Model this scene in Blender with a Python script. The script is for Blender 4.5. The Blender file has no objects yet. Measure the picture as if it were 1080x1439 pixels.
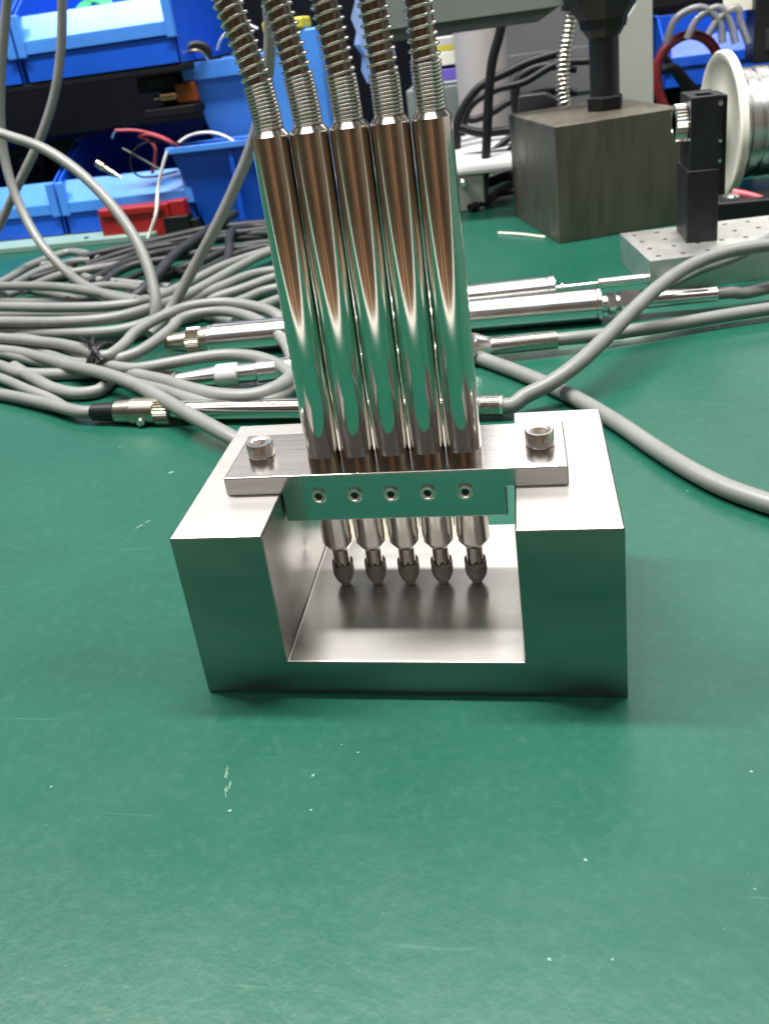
import bpy, math, random
from mathutils import Vector, Matrix
random.seed(7)
sc = bpy.context.scene
COL = sc.collection

# ------------------------------------------------------------------ camera
# all lengths below are millimetres; S turns them into metres
S = 0.001
FOC, CX, CY = 1188.155, 517.165, 514.981          # in pixels of the 1080 x 1439 photograph
RM = ((0.97989425, 0.1516196, -0.12968716),
      (-0.06059398, -0.39314937, -0.91747585),
      (-0.19009374, 0.90688757, -0.37605757))       # rows: right, down, forward
CAM = Vector((83.33456, -152.04286, 147.55173))
RGT, DWN, FWD = (Vector(r) for r in RM)
cd = bpy.data.cameras.new("camera")
cam = bpy.data.objects.new("camera", cd)
COL.objects.link(cam)
m = Matrix.Identity(4)
for i in range(3):
    m[i][0] = RGT[i]; m[i][1] = -DWN[i]; m[i][2] = -FWD[i]; m[i][3] = CAM[i] * S
cam.matrix_world = m
cd.sensor_fit = 'HORIZONTAL'; cd.sensor_width = 36.0
cd.lens = FOC / 1080 * 36
cd.shift_x = (540 - CX) / 1080
cd.shift_y = (CY - 719.5) / 1080
cd.clip_start = 0.01; cd.clip_end = 100
cd.dof.use_dof = True; cd.dof.focus_distance = 0.215; cd.dof.aperture_fstop = 42
sc.camera = cam

# ------------------------------------------------------------------ world, lamps, exposure
w = bpy.data.worlds.new("World"); sc.world = w; w.use_nodes = True
bg = w.node_tree.nodes["Background"]
bg.inputs[0].default_value = (1.0, 0.97, 0.95, 1); bg.inputs[1].default_value = 0.11
sc.view_settings.view_transform = 'Standard'; sc.view_settings.look = 'None'
sc.view_settings.exposure = 0.0; sc.view_settings.gamma = 1.0

def ceiling_lamp(loc, aim, sx, sy, power, col=(1, 0.98, 0.95)):
    ld = bpy.data.lights.new("ceiling_light", 'AREA'); ld.shape = 'RECTANGLE'
    ld.size = sx * S; ld.size_y = sy * S; ld.energy = power; ld.color = col
    o = bpy.data.objects.new("ceiling_light", ld); COL.objects.link(o)
    o.location = Vector(loc) * S
    o.rotation_euler = (Vector(aim) - Vector(loc)).to_track_quat('-Z', 'Z').to_euler()
    return o
ceiling_lamp((720, 2150, 1500), (720, 2150, 0), 1640, 2100, 28)
ceiling_lamp((-1600, 2200, 1500), (-1600, 2200, 0), 1900, 1600, 10)
ceiling_lamp((-350, 450, 1500), (-350, 450, 0), 1700, 400, 3.5)
ceiling_lamp((-230, 235, 1350), (-230, 235, 0), 1500, 80, 58)
ceiling_lamp((-100, -640, 1600), (-100, -640, 0), 2400, 420, 11)

# ------------------------------------------------------------------ pixel <-> place
def ray(px, py):
    return RGT * ((px - CX) / FOC) + DWN * ((py - CY) / FOC) + FWD
def at_z(px, py, z=0.0):
    d = ray(px, py); return CAM + d * ((z - CAM.z) / d.z)
def at_y(px, py, y):
    d = ray(px, py); return CAM + d * ((y - CAM.y) / d.y)
def pj(P):
    v = Vector(P) - CAM; f = v.dot(FWD)
    return (CX + FOC * v.dot(RGT) / f, CY + FOC * v.dot(DWN) / f)
def height_at(P, py):
    lo, hi = -50.0, 600.0
    for _ in range(50):
        mid = (lo + hi) / 2
        if pj((P[0], P[1], mid))[1] > py: lo = mid
        else: hi = mid
    return lo

# ------------------------------------------------------------------ materials
def mat(name, base, rough=0.5, metal=0.0, var=0.0, nscale=40, bump=0.0, bscale=200, stretch=(1, 1, 1),
        spec=0.5, rvar=0.0, coat=0.0, trans=0.0, second=None, emit=None):
    mt = bpy.data.materials.new(name); mt.use_nodes = True
    nt = mt.node_tree; b = nt.nodes["Principled BSDF"]
    b.inputs["Base Color"].default_value = (*base, 1); b.inputs["Roughness"].default_value = rough
    b.inputs["Metallic"].default_value = metal; b.inputs["Specular IOR Level"].default_value = spec
    b.inputs["Coat Weight"].default_value = coat; b.inputs["Coat Roughness"].default_value = 0.08
    b.inputs["Transmission Weight"].default_value = trans
    L = nt.links.new
    tc = nt.nodes.new("ShaderNodeTexCoord"); mp = nt.nodes.new("ShaderNodeMapping")
    mp.inputs["Scale"].default_value = stretch
    L(tc.outputs["Object"], mp.inputs[0])
    def noise(scale, det=4.0, rough_=0.55):
        n = nt.nodes.new("ShaderNodeTexNoise"); n.inputs["Scale"].default_value = scale
        n.inputs["Detail"].default_value = det; n.inputs["Roughness"].default_value = rough_
        L(mp.outputs[0], n.inputs["Vector"]); return n
    if var > 0:
        n = noise(nscale)
        r = nt.nodes.new("ShaderNodeValToRGB")
        sec = second or tuple(c * (1 - var) for c in base)
        top = tuple(min(1, c * (1 + var * 0.5)) for c in base)
        r.color_ramp.elements[0].position = 0.3; r.color_ramp.elements[0].color = (*sec, 1)
        r.color_ramp.elements[1].position = 0.7; r.color_ramp.elements[1].color = (*top, 1)
        L(n.outputs[0], r.inputs[0]); L(r.outputs[0], b.inputs["Base Color"])
    if rvar > 0:
        n = noise(nscale * 0.7 + 7)
        mr = nt.nodes.new("ShaderNodeMapRange")
        mr.inputs[1].default_value = 0.3; mr.inputs[2].default_value = 0.7
        mr.inputs[3].default_value = max(0.02, rough - rvar); mr.inputs[4].default_value = rough + rvar
        L(n.outputs[0], mr.inputs[0]); L(mr.outputs[0], b.inputs["Roughness"])
    if bump > 0:
        n = noise(bscale, 3.0)
        bp = nt.nodes.new("ShaderNodeBump"); bp.inputs["Strength"].default_value = bump
        bp.inputs["Distance"].default_value = 0.0003
        L(n.outputs[0], bp.inputs["Height"]); L(bp.outputs[0], b.inputs["Normal"])
    return mt

M = {}
M['ground_steel'] = mat('ground_steel', (0.52, 0.505, 0.48), 0.34, 1.0, 0.05, 30, 0.008, 60, (1, 14, 14), rvar=0.015)
M['ground_shaded'] = mat('ground_shaded', (0.34, 0.335, 0.32), 0.24, 1.0, 0.22, 26, 0.012, 60, (1, 2.2, 2.2), rvar=0.05)
def brushed(m_, amount):
    nt = m_.node_tree; b = nt.nodes["Principled BSDF"]
    tg = nt.nodes.new("ShaderNodeTangent"); tg.direction_type = 'RADIAL'; tg.axis = 'X'
    b.inputs["Anisotropic"].default_value = amount
    nt.links.new(tg.outputs[0], b.inputs["Tangent"])
brushed(M['ground_steel'], 0.75); brushed(M['ground_shaded'], 0.7)
M['lap_steel'] = mat('lap_steel', (0.60, 0.575, 0.56), 0.16, 1, 0.06, 70, 0.02, 120, (1, 14, 14), rvar=0.04)
M['polished'] = mat('polished', (0.74, 0.71, 0.65), 0.10, 1, 0.05, 60, 0.03, 40, rvar=0.03)
M['chrome'] = mat('chrome', (0.84, 0.82, 0.80), 0.20, 1, 0.04, 60, rvar=0.04)
M['spring'] = mat('spring', (0.74, 0.72, 0.67), 0.16, 1)
M['bronze_core'] = mat('bronze_core', (0.30, 0.275, 0.235), 0.30, 1, 0.15, 300)
M['screw'] = mat('screw', (0.78, 0.74, 0.70), 0.30, 1, 0.12, 400, 0.08, 900)
M['hole_shade'] = mat('hole_shade', (0.02, 0.02, 0.02), 0.6)
M['tip_rubber'] = mat('tip_rubber', (0.30, 0.265, 0.24), 0.5, 0.35, 0.2, 500, 0.2, 1500)
M['gold'] = mat('gold', (0.52, 0.48, 0.39), 0.28, 1, 0.15, 200)
M['grey_cable'] = mat('grey_cable', (0.20, 0.207, 0.198), 0.42, 0, 0.12, 60, 0.05, 900, rvar=0.06)
M['black_cable'] = mat('black_cable', (0.010, 0.010, 0.011), 0.45, 0, 0.3, 60, spec=.35)
M['charcoal_cable'] = mat('charcoal_cable', (0.026, 0.027, 0.029), 0.5, 0, 0.3, 60, spec=.4)
M['blue'] = mat('blue', (0.008, 0.095, 0.62), 0.36, 0, 0.10, 20, 0.06, 700, rvar=0.06)
M['blue_light'] = mat('blue_light', (0.07, 0.27, 0.82), 0.30, 0, 0.10, 25, rvar=0.06)
M['blue_mid'] = mat('blue_mid', (0.06, 0.26, 0.82), 0.34, 0, 0.10, 25, rvar=0.06)
M['red'] = mat('red', (0.30, 0.010, 0.010), 0.4, 0, 0.12, 40)
M['red_wire'] = mat('red_wire', (0.42, 0.07, 0.09), 0.4)
M['dark_red'] = mat('dark_red', (0.20, 0.015, 0.02), 0.4)
M['white_wire'] = mat('white_wire', (0.78, 0.78, 0.74), 0.4)
M['white'] = mat('white', (0.56, 0.56, 0.56), 0.45, 0, 0.06, 30)
M['cream'] = mat('cream', (0.82, 0.81, 0.70), 0.42, 0, 0.06, 30)
M['black'] = mat('black', (0.008, 0.008, 0.009), 0.42, 0, 0.3, 60, spec=.35)
M['black_anod'] = mat('black_anod', (0.020, 0.021, 0.024), 0.40, 0.2, 0.25, 120, 0.05, 900, spec=.4)
M['solder'] = mat('solder', (0.80, 0.80, 0.80), 0.25, 1, 0.1, 100)
M['alu'] = mat('alu', (0.66, 0.66, 0.63), 0.46, 1, 0.1, 120, 0.08, 900, rvar=0.05)
M['instr_grey'] = mat('instr_grey', (0.19, 0.215, 0.205), 0.5, 0, 0.1, 20)
M['instr_dark'] = mat('instr_dark', (0.10, 0.12, 0.12), 0.5, 0, 0.1, 20)
M['cab_grey'] = mat('cab_grey', (0.13, 0.133, 0.137), 0.55, 0, 0.12, 10)
M['col_grey'] = mat('col_grey', (0.42, 0.395, 0.395), 0.5, 0, 0.06, 10)
M['pale_grey'] = mat('pale_grey', (0.36, 0.375, 0.335), 0.5, 0, 0.08, 12)
M['back_dark'] = mat('back_dark', (0.004, 0.005, 0.009), 0.8, 0, 0.4, 8, spec=.1)
M['shelf_black'] = mat('shelf_black', (0.006, 0.006, 0.008), 0.8, spec=.2)
M['amber'] = mat('amber', (0.30, 0.075, 0.012), 0.3, 0, 0.2, 80)
M['copper'] = mat('copper', (0.75, 0.48, 0.28), 0.22, 1)
M['brass'] = mat('brass', (0.60, 0.48, 0.30), 0.28, 1)
M['yellow'] = mat('yellow', (0.62, 0.55, 0.06), 0.4)
M['green'] = mat('green', (0.03, 0.35, 0.16), 0.4)
M['purple'] = mat('purple', (0.16, 0.12, 0.55), 0.4)
M['mint'] = mat('mint', (0.22, 0.34, 0.30), 0.4, 0, 0.1, 20)
M['clear'] = mat('clear', (0.45, 0.45, 0.43), 0.2, trans=0.6)
M['edging'] = mat('edging', (0.70, 0.70, 0.66), 0.4)
M['scuff'] = mat('scuff', (0.16, 0.30, 0.24), 0.6)

def dark_steel():
    mt = mat('dark_steel', (0.165, 0.15, 0.118), 0.45, 0.7, 0.16, 24, 0.12, 160, (6, 6, 1), rvar=0.10)
    return mt
M['dark_steel'] = dark_steel()

def mat_table():
    mt = bpy.data.materials.new('green_mat'); mt.use_nodes = True
    nt = mt.node_tree; b = nt.nodes["Principled BSDF"]; L = nt.links.new
    tc = nt.nodes.new("ShaderNodeTexCoord")
    def noise(scale, det, sx=1, sy=1, rot=0):
        mp = nt.nodes.new("ShaderNodeMapping"); mp.inputs["Scale"].default_value = (sx, sy, 1)
        mp.inputs["Rotation"].default_value = (0, 0, rot)
        L(tc.outputs["Object"], mp.inputs[0])
        n = nt.nodes.new("ShaderNodeTexNoise"); n.inputs["Scale"].default_value = scale
        n.inputs["Detail"].default_value = det; n.inputs["Roughness"].default_value = 0.62
        L(mp.outputs[0], n.inputs["Vector"]); return n
    big = noise(9, 5)
    r = nt.nodes.new("ShaderNodeValToRGB")
    r.color_ramp.elements[0].position = 0.32; r.color_ramp.elements[0].color = (0.0060, 0.071, 0.046, 1)
    r.color_ramp.elements[1].position = 0.70; r.color_ramp.elements[1].color = (0.0095, 0.090, 0.059, 1)
    L(big.outputs[0], r.inputs[0])
    # fine pale rubbing and hairline scratches
    fine = noise(420, 6)
    rf = nt.nodes.new("ShaderNodeValToRGB")
    rf.color_ramp.elements[0].position = 0.50; rf.color_ramp.elements[0].color = (0, 0, 0, 1)
    rf.color_ramp.elements[1].position = 0.80; rf.color_ramp.elements[1].color = (0.07, 0.07, 0.07, 1)
    L(fine.outputs[0], rf.inputs[0])
    mx = nt.nodes.new("ShaderNodeMix"); mx.data_type = 'RGBA'
    mx.inputs[7].default_value = (0.16, 0.36, 0.28, 1)
    L(rf.outputs[0], mx.inputs[0]); L(r.outputs[0], mx.inputs[6])
    prev = mx
    for rot, thr in ((0.12, 0.705), (1.45, 0.715), (0.9, 0.73)):
        sn = noise(14, 3, 1, 34, rot)
        rs = nt.nodes.new("ShaderNodeValToRGB")
        rs.color_ramp.elements[0].position = thr; rs.color_ramp.elements[0].color = (0, 0, 0, 1)
        rs.color_ramp.elements[1].position = thr + 0.05; rs.color_ramp.elements[1].color = (0.14, 0.14, 0.14, 1)
        L(sn.outputs[0], rs.inputs[0])
        m2 = nt.nodes.new("ShaderNodeMix"); m2.data_type = 'RGBA'
        m2.inputs[7].default_value = (0.22, 0.40, 0.32, 1)
        L(rs.outputs[0], m2.inputs[0]); L(prev.outputs[2], m2.inputs[6]); prev = m2
    L(prev.outputs[2], b.inputs["Base Color"])
    rr = nt.nodes.new("ShaderNodeMapRange"); rr.inputs[1].default_value = 0.3; rr.inputs[2].default_value = 0.7
    rr.inputs[3].default_value = 0.30; rr.inputs[4].default_value = 0.38
    mid = noise(30, 5); L(mid.outputs[0], rr.inputs[0]); L(rr.outputs[0], b.inputs["Roughness"])
    bp = nt.nodes.new("ShaderNodeBump"); bp.inputs["Strength"].default_value = 0.25
    bp.inputs["Distance"].default_value = 0.0004
    gr = noise(260, 4); L(gr.outputs[0], bp.inputs["Height"]); L(bp.outputs[0], b.inputs["Normal"])
    b.inputs["Specular IOR Level"].default_value = 0.36
    return mt
M['table'] = mat_table()

def mat_bands(name, rough=0.5):
    """bands of brown along x, shaped to show as streaks reflected in the probes"""
    mt = bpy.data.materials.new(name); mt.use_nodes = True
    nt = mt.node_tree; b = nt.nodes["Principled BSDF"]; L = nt.links.new
    ge = nt.nodes.new("ShaderNodeNewGeometry"); sp_ = nt.nodes.new("ShaderNodeSeparateXYZ")
    L(ge.outputs["Position"], sp_.inputs[0])
    n = nt.nodes.new("ShaderNodeTexNoise"); n.inputs["Scale"].default_value = 1.6; n.inputs["Detail"].default_value = 3
    L(ge.outputs["Position"], n.inputs["Vector"])
    ad = nt.nodes.new("ShaderNodeMath"); ad.operation = 'MULTIPLY_ADD'
    ad.inputs[1].default_value = 0.25; L(n.outputs[0], ad.inputs[0]); L(sp_.outputs[0], ad.inputs[2])
    mr = nt.nodes.new("ShaderNodeMapRange"); mr.inputs[1].default_value = -3.0; mr.inputs[2].default_value = 3.0
    L(ad.outputs[0], mr.inputs[0])
    r = nt.nodes.new("ShaderNodeValToRGB"); cr = r.color_ramp; cr.interpolation = 'LINEAR'
    bands = [(-3.0, (.26, .23, .16)), (-2.0, (.16, .135, .09)), (-1.3, (.30, .25, .17)), (-0.85, (.20, .13, .075)), (-0.6, (.62, .30, .15)), (-0.32, (.66, .34, .18)),
             (-0.22, (.24, .13, .08)), (0.05, (.28, .15, .09)), (0.14, (.72, .60, .42)), (0.32, (.66, .40, .22)), (0.42, (.22, .13, .08)), (0.8, (.34, .17, .09)), (1.2, (.16, .11, .07)), (2.2, (.26, .22, .17))]
    for k, (x_, c_) in enumerate(bands):
        p_ = (x_ + 3) / 6
        e = cr.elements[k] if k < 2 else cr.elements.new(p_)
        e.position = p_; e.color = (*(min(0.85, q_ * 1.35) for q_ in c_), 1)
    L(mr.outputs[0], r.inputs[0]); L(r.outputs[0], b.inputs["Base Color"])
    b.inputs["Roughness"].default_value = rough
    return mt
M['streak_wall'] = mat_bands('streak_wall')
M['floor'] = mat_bands('brown_floor')

# ------------------------------------------------------------------ mesh builder (millimetres, world coordinates)
def frame(d, up=Vector((0, 0, 1))):
    d = Vector(d).normalized()
    if abs(d.dot(up)) > 0.98: up = Vector((0, 1, 0))
    a = up.cross(d).normalized(); return a, d.cross(a), d

class MB:
    def __init__(self): self.v = []; self.f = []
    def add(self, vs, fs):
        n = len(self.v); self.v += [Vector(q) for q in vs]; self.f += [tuple(i + n for i in q) for q in fs]; return self
    def box(self, a, b, rot=0.0, piv=None):
        x0, y0, z0 = a; x1, y1, z1 = b
        vs = [(x0, y0, z0), (x1, y0, z0), (x1, y1, z0), (x0, y1, z0), (x0, y0, z1), (x1, y0, z1), (x1, y1, z1), (x0, y1, z1)]
        if rot:
            c, s = math.cos(rot), math.sin(rot); px, py = piv or ((x0 + x1) / 2, (y0 + y1) / 2)
            vs = [(px + (x - px) * c - (y - py) * s, py + (x - px) * s + (y - py) * c, z) for x, y, z in vs]
        return self.add(vs, [(0, 3, 2, 1), (4, 5, 6, 7), (0, 1, 5, 4), (1, 2, 6, 5), (2, 3, 7, 6), (3, 0, 4, 7)])
    def prism(self, poly, d, base=(0, 0, 0), ax=None):
        """poly in (u,v) on axes ax=(U,V), pushed along vector d"""
        U, V = ax or (Vector((1, 0, 0)), Vector((0, 0, 1)))
        base = Vector(base); d = Vector(d); n = len(poly)
        A = [base + U * u + V * v for u, v in poly]; B = [q + d for q in A]
        fs = [tuple(range(n)), tuple(reversed(range(n, 2 * n)))]
        for i in range(n):
            j = (i + 1) % n; fs.append((j, i, n + i, n + j))
        return self.add(A + B, fs)
    def loft(self, loops, cap0=True, cap1=True):
        n = len(loops[0]); vs = [q for l in loops for q in l]; fs = []
        for k in range(len(loops) - 1):
            for i in range(n):
                j = (i + 1) % n
                fs.append((k * n + i, k * n + j, (k + 1) * n + j, (k + 1) * n + i))
        if cap0: fs.append(tuple(reversed(range(n))))
        if cap1: fs.append(tuple(range((len(loops) - 1) * n, len(loops) * n)))
        return self.add(vs, fs)
    def lathe(self, prof, o, d, seg=32, cap0=True, cap1=True, ph=0.0, up=Vector((0, 0, 1))):
        """prof: (s along axis, radius)"""
        a, b, d = frame(d, up); o = Vector(o)
        loops = [[o + d * s + (a * math.cos(ph + 2 * math.pi * i / seg) + b * math.sin(ph + 2 * math.pi * i / seg)) * r
                  for i in range(seg)] for s, r in prof]
        return self.loft(loops, cap0, cap1)
    def tube(self, pts, r, seg=10, rr=None):
        pts = [Vector(q) for q in pts]; n = len(pts)
        t = [(pts[min(i + 1, n - 1)] - pts[max(i - 1, 0)]).normalized() for i in range(n)]
        a, b, _ = frame(t[0]); loops = []
        for i in range(n):
            a = (a - t[i] * a.dot(t[i])).normalized(); b = t[i].cross(a)
            q = rr[i] if rr else r
            loops.append([pts[i] + (a * math.cos(2 * math.pi * k / seg) + b * math.sin(2 * math.pi * k / seg)) * q for k in range(seg)])
        return self.loft(loops)

def smooth_path(P, step=2.5):
    P = [Vector(q) for q in P]
    if len(P) == 2:
        n = max(2, int((P[1] - P[0]).length / step)); return [P[0].lerp(P[1], i / n) for i in range(n + 1)]
    E = [P[0] * 2 - P[1]] + P + [P[-1] * 2 - P[-2]]; out = []
    for i in range(1, len(E) - 2):
        p0, p1, p2, p3 = E[i - 1:i + 3]
        k0 = 0.0; k1 = max(1e-4, (p1 - p0).length ** 0.5); k2 = k1 + max(1e-4, (p2 - p1).length ** 0.5); k3 = k2 + max(1e-4, (p3 - p2).length ** 0.5)
        n = max(2, int((p2 - p1).length / step))
        for j in range(n):
            t = k1 + (k2 - k1) * j / n
            a1 = p0 * ((k1 - t) / (k1 - k0)) + p1 * ((t - k0) / (k1 - k0))
            a2 = p1 * ((k2 - t) / (k2 - k1)) + p2 * ((t - k1) / (k2 - k1))
            a3 = p2 * ((k3 - t) / (k3 - k2)) + p3 * ((t - k2) / (k3 - k2))
            b1 = a1 * ((k2 - t) / (k2 - k0)) + a2 * ((t - k0) / (k2 - k0))
            b2 = a2 * ((k3 - t) / (k3 - k1)) + a3 * ((t - k1) / (k3 - k1))
            out.append(b1 * ((k2 - t) / (k2 - k1)) + b2 * ((t - k1) / (k2 - k1)))
    out.append(P[-1]); return out

def helix(path, R, wire, turns_at, seg=14, ring=6, wob=0.0):
    """wire wound round path; turns_at(s) gives the winding angle in turns at arc length s"""
    L = [0.0]
    for i in range(1, len(path)): L.append(L[-1] + (path[i] - path[i - 1]).length)
    total = turns_at(L[-1]); n = int(total * seg); pts = []
    ss, tt = [], []
    k = 600
    for i in range(k + 1): ss.append(L[-1] * i / k); tt.append(turns_at(ss[-1]))
    j = 0; li = 0
    a = None
    for q in range(n + 1):
        T = total * q / n
        while j < k - 1 and tt[j + 1] < T: j += 1
        s = ss[j] + (ss[j + 1] - ss[j]) * (0 if tt[j + 1] == tt[j] else (T - tt[j]) / (tt[j + 1] - tt[j]))
        while li < len(L) - 2 and L[li + 1] < s: li += 1
        f = (s - L[li]) / max(1e-6, L[li + 1] - L[li])
        c = path[li].lerp(path[li + 1], f); d = (path[li + 1] - path[li]).normalized()
        if a is None: a = frame(d)[0]
        a = (a - d * a.dot(d)).normalized(); b = d.cross(a)
        ang = 2 * math.pi * T
        pts.append(c + (a * math.cos(ang) + b * math.sin(ang)) * R)
    return MB().tube(pts, wire, ring)

ORG = {}
def build(mb, name, material, parent=None, bevel=0.0, bseg=2, sm=35, label=None, kind=None):
    me = bpy.data.meshes.new(name)
    o = bpy.data.objects.new(name, me)
    if parent is not None:
        og = ORG[parent]
    else:
        xs = [q.x for q in mb.v]; ys = [q.y for q in mb.v]; zs = [q.z for q in mb.v]
        og = Vector(((min(xs) + max(xs)) / 2, (min(ys) + max(ys)) / 2, min(zs)))
        o.location = og * S
    me.from_pydata([tuple((q - og) * S) for q in mb.v], [], mb.f)
    me.materials.append(M[material] if isinstance(material, str) else material)
    me.polygons.foreach_set("use_smooth", [True] * len(me.polygons))
    me.set_sharp_from_angle(angle=math.radians(sm))
    me.update()
    COL.objects.link(o)
    ORG[o] = og
    if parent is not None: o.parent = parent
    if bevel:
        bm_ = o.modifiers.new("edge", 'BEVEL'); bm_.width = bevel * S; bm_.segments = bseg
        bm_.limit_method = 'ANGLE'; bm_.angle_limit = math.radians(30); bm_.harden_normals = True
    if label: o["label"] = label
    if kind: o["kind"] = kind
    return o
def tag(o, label, cat, group=None):
    o["label"] = label; o["category"] = cat
    if group: o["group"] = group
    return o
def thing(name, label, cat, loc, group=None):
    o = bpy.data.objects.new(name, None); COL.objects.link(o)
    o.empty_display_size = 0.01
    o.location = Vector(loc) * S; ORG[o] = Vector(loc)
    return tag(o, label, cat, group)
def rect(x0, x1, y0, y1, z):
    return [Vector((x0, y0, z)), Vector((x1, y0, z)), Vector((x1, y1, z)), Vector((x0, y1, z))]

# ------------------------------------------------------------------ bench, floor, back panel
fl = build(MB().box((-3600, -3400, -780), (1700, 4000, -760)), 'floor', 'floor', kind='structure')
bench = thing('workbench', 'workbench top covered with a scuffed green rubber mat', 'workbench', (60, 300, -30))
build(MB().box((-900, -126, -3), (900, 770, 0)), 'mat', 'table', bench)
build(MB().box((-900, -144, -30), (900, -126.2, 0.4)), 'edge_strip', 'edging', bench, bevel=1)
build(MB().box((-900, -126, -30), (900, 770, -3.2)), 'board', 'cream', bench)
rail_p = at_z(140, 344, 0)
build(MB().box((-900, rail_p.y, 0.05), (-225, rail_p.y + 60, 5)), 'back_rail', 'mint', bench, bevel=0.6)
rs = at_y(122, 343, rail_p.y + 6)
build(MB().lathe([(0, 2.2), (1.2, 2.0), (1.7, 1.0)], (rs.x, rail_p.y + 8, 5), (0, 0, 1), 16), 'rail_screw', 'chrome', bench)
for a_, b_, m_ in (((-3600, -3420, -760), (1690, -3400, 1700), 'streak_wall'), ((-3620, -3400, -760), (-3600, 4000, 1700), 'streak_wall'), ((1700, -500, -760), (1720, 4000, 1700), 'white'), ((1700, -3400, -760), (1720, -502, 1700), 'streak_wall')):
    build(MB().box(a_, b_), 'reflected_wall', m_, kind='structure')  # unseen walls, added for the streaks and pale band mirrored in the probes
bp = MB().box((-900, 772, -30), (900, 790, 275))
back = build(bp, 'back_wall', 'back_dark', kind='structure')
# pale scuffs and specks lying on the mat
sm_ = MB()
def fleck(p, ln, wd, ang, k=7):
    c, s = math.cos(ang), math.sin(ang); pts = []
    for i in range(k):
        t = 2 * math.pi * i / k; q = random.uniform(0.6, 1.15)
        x, y = math.cos(t) * ln * q, math.sin(t) * wd * q
        pts.append(Vector((p.x + x * c - y * s, p.y + x * s + y * c, 0.06)))
    sm_.add(pts + [q + Vector((0, 0, 0.05)) for q in pts], [tuple(range(k, 2 * k))] + [(i, (i + 1) % k, k + (i + 1) % k, k + i) for i in range(k)])
for px, py, ln, wd, an in ((437, 1139, .6, .5, 0), (822, 1209, .8, .6, 0), (772, 1349, .6, .5, 0), (860, 1349, .5, .4, 0),
                           (503, 1058, .6, .4, 0), (323, 1140, .9, .6, 0), (240, 664, 2.2, .9, .5), (196, 740, 3.2, .5, 1.0),
                           (208, 733, 2.0, .4, .8), (168, 628, .9, .4, 0), (985, 672, .7, .4, 0), (1000, 668, .8, .5, .4),
                           (1012, 676, .5, .4, 0), (965, 690, .5, .4, 0), (740, 559, 3, .25, -.5), (480, 1047, .4, .3, 0),
                           (72, 1106, .5, .4, 0), (1055, 1085, .7, .6, 0), (1060, 1250, .4, .4, 0), (440, 1090, 1., .5, 1.3)):
    fleck(at_z(px, py, 0), ln * .6, wd * .6, an)
for i in range(12):
    fleck(at_z(random.uniform(315, 324), random.uniform(1078, 1136), 0), random.uniform(.4, 1.3), random.uniform(.05, .11), random.uniform(1.88, 2.02), 9)
for i in range(40):
    fleck(at_z(random.uniform(0, 1080), random.uniform(985, 1430), 0), random.uniform(.06, .16), random.uniform(.05, .1), random.uniform(0, 3))
build(sm_, 'scuff_specks', 'scuff', bench, kind='stuff')

# ------------------------------------------------------------------ the fixture
FW, FH, FD, SA, SB, SH = 100.0, 45.24, 56.1, 21.94, 77.65, 9.85
fix = thing('probe_fixture', 'U shaped ground steel fixture block with a clamp plate bridging its slot', 'fixture', (50, 28, 0))
build(MB().prism([(0, 0), (FW, 0), (FW, FH), (SB, FH), (SB, SH), (SA, SH), (SA, FH), (0, FH)], (0, FD, 0)), 'block', 'ground_steel', fix, bevel=0.45)
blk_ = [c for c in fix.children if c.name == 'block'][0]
blk_.data.materials.append(M['ground_shaded'])      # front and rear: dull blotches, and dim reflections painted in as darker steel
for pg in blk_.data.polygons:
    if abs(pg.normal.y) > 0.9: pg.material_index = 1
PY0, PY1, PZ = 17.56, 40.0, FH + 5.0
PLX0, PLX1, LX0, LX1, LZ = 8.37, 89.9, 22.35, 75.8, 37.5
plate = build(MB().prism([(PLX0, FH + .03), (LX0, FH + .03), (LX0, LZ), (LX1, LZ), (LX1, FH + .03), (PLX1, FH + .03), (PLX1, PZ), (PLX0, PZ)], (0, PY1 - PY0, 0), (0, PY0, 0)),
              'clamp_plate', 'lap_steel', fix, bevel=0.4)
for x in (31.4, 40.2, 48.9, 57.6, 66.4):
    o = Vector((x, PY0 - 0.5, 44.55)); d = Vector((0, 1, 0))
    seg = 24; a, b, _ = frame(d)
    def ringpts(r, s, hexa=False):
        out = []
        for i in range(seg):
            t = 2 * math.pi * i / seg
            q = r
            if hexa:
                q = r * math.cos(math.pi / 6) / math.cos(((t) % (math.pi / 3)) - math.pi / 6)
            out.append(o + d * s + (a * math.cos(t) + b * math.sin(t)) * q)
        return out
    ph = random.uniform(0, 1)
    ss = MB().loft([ringpts(1.95, 0.6), ringpts(1.95, 0.05), ringpts(1.75, -0.08), ringpts(1.45, -0.05), ringpts(1.3, 0.12), ringpts(1.1, 0.14), ringpts(1.0, 0.2, True), ringpts(1.0, 0.47, True)], cap0=False)
    scw = build(ss, 'set_screw', 'screw', plate)
    scw.data.materials.append(M['hole_shade'])  # shallow socket blackened: the shade of a deep hole put into its colour
    for pg in scw.data.polygons:
        if all(math.hypot(scw.data.vertices[k].co.x * 1000 + ORG[plate].x - x, scw.data.vertices[k].co.z * 1000 + ORG[plate].z - 44.55) < 1.02 for k in pg.vertices): pg.material_index = 1
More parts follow.
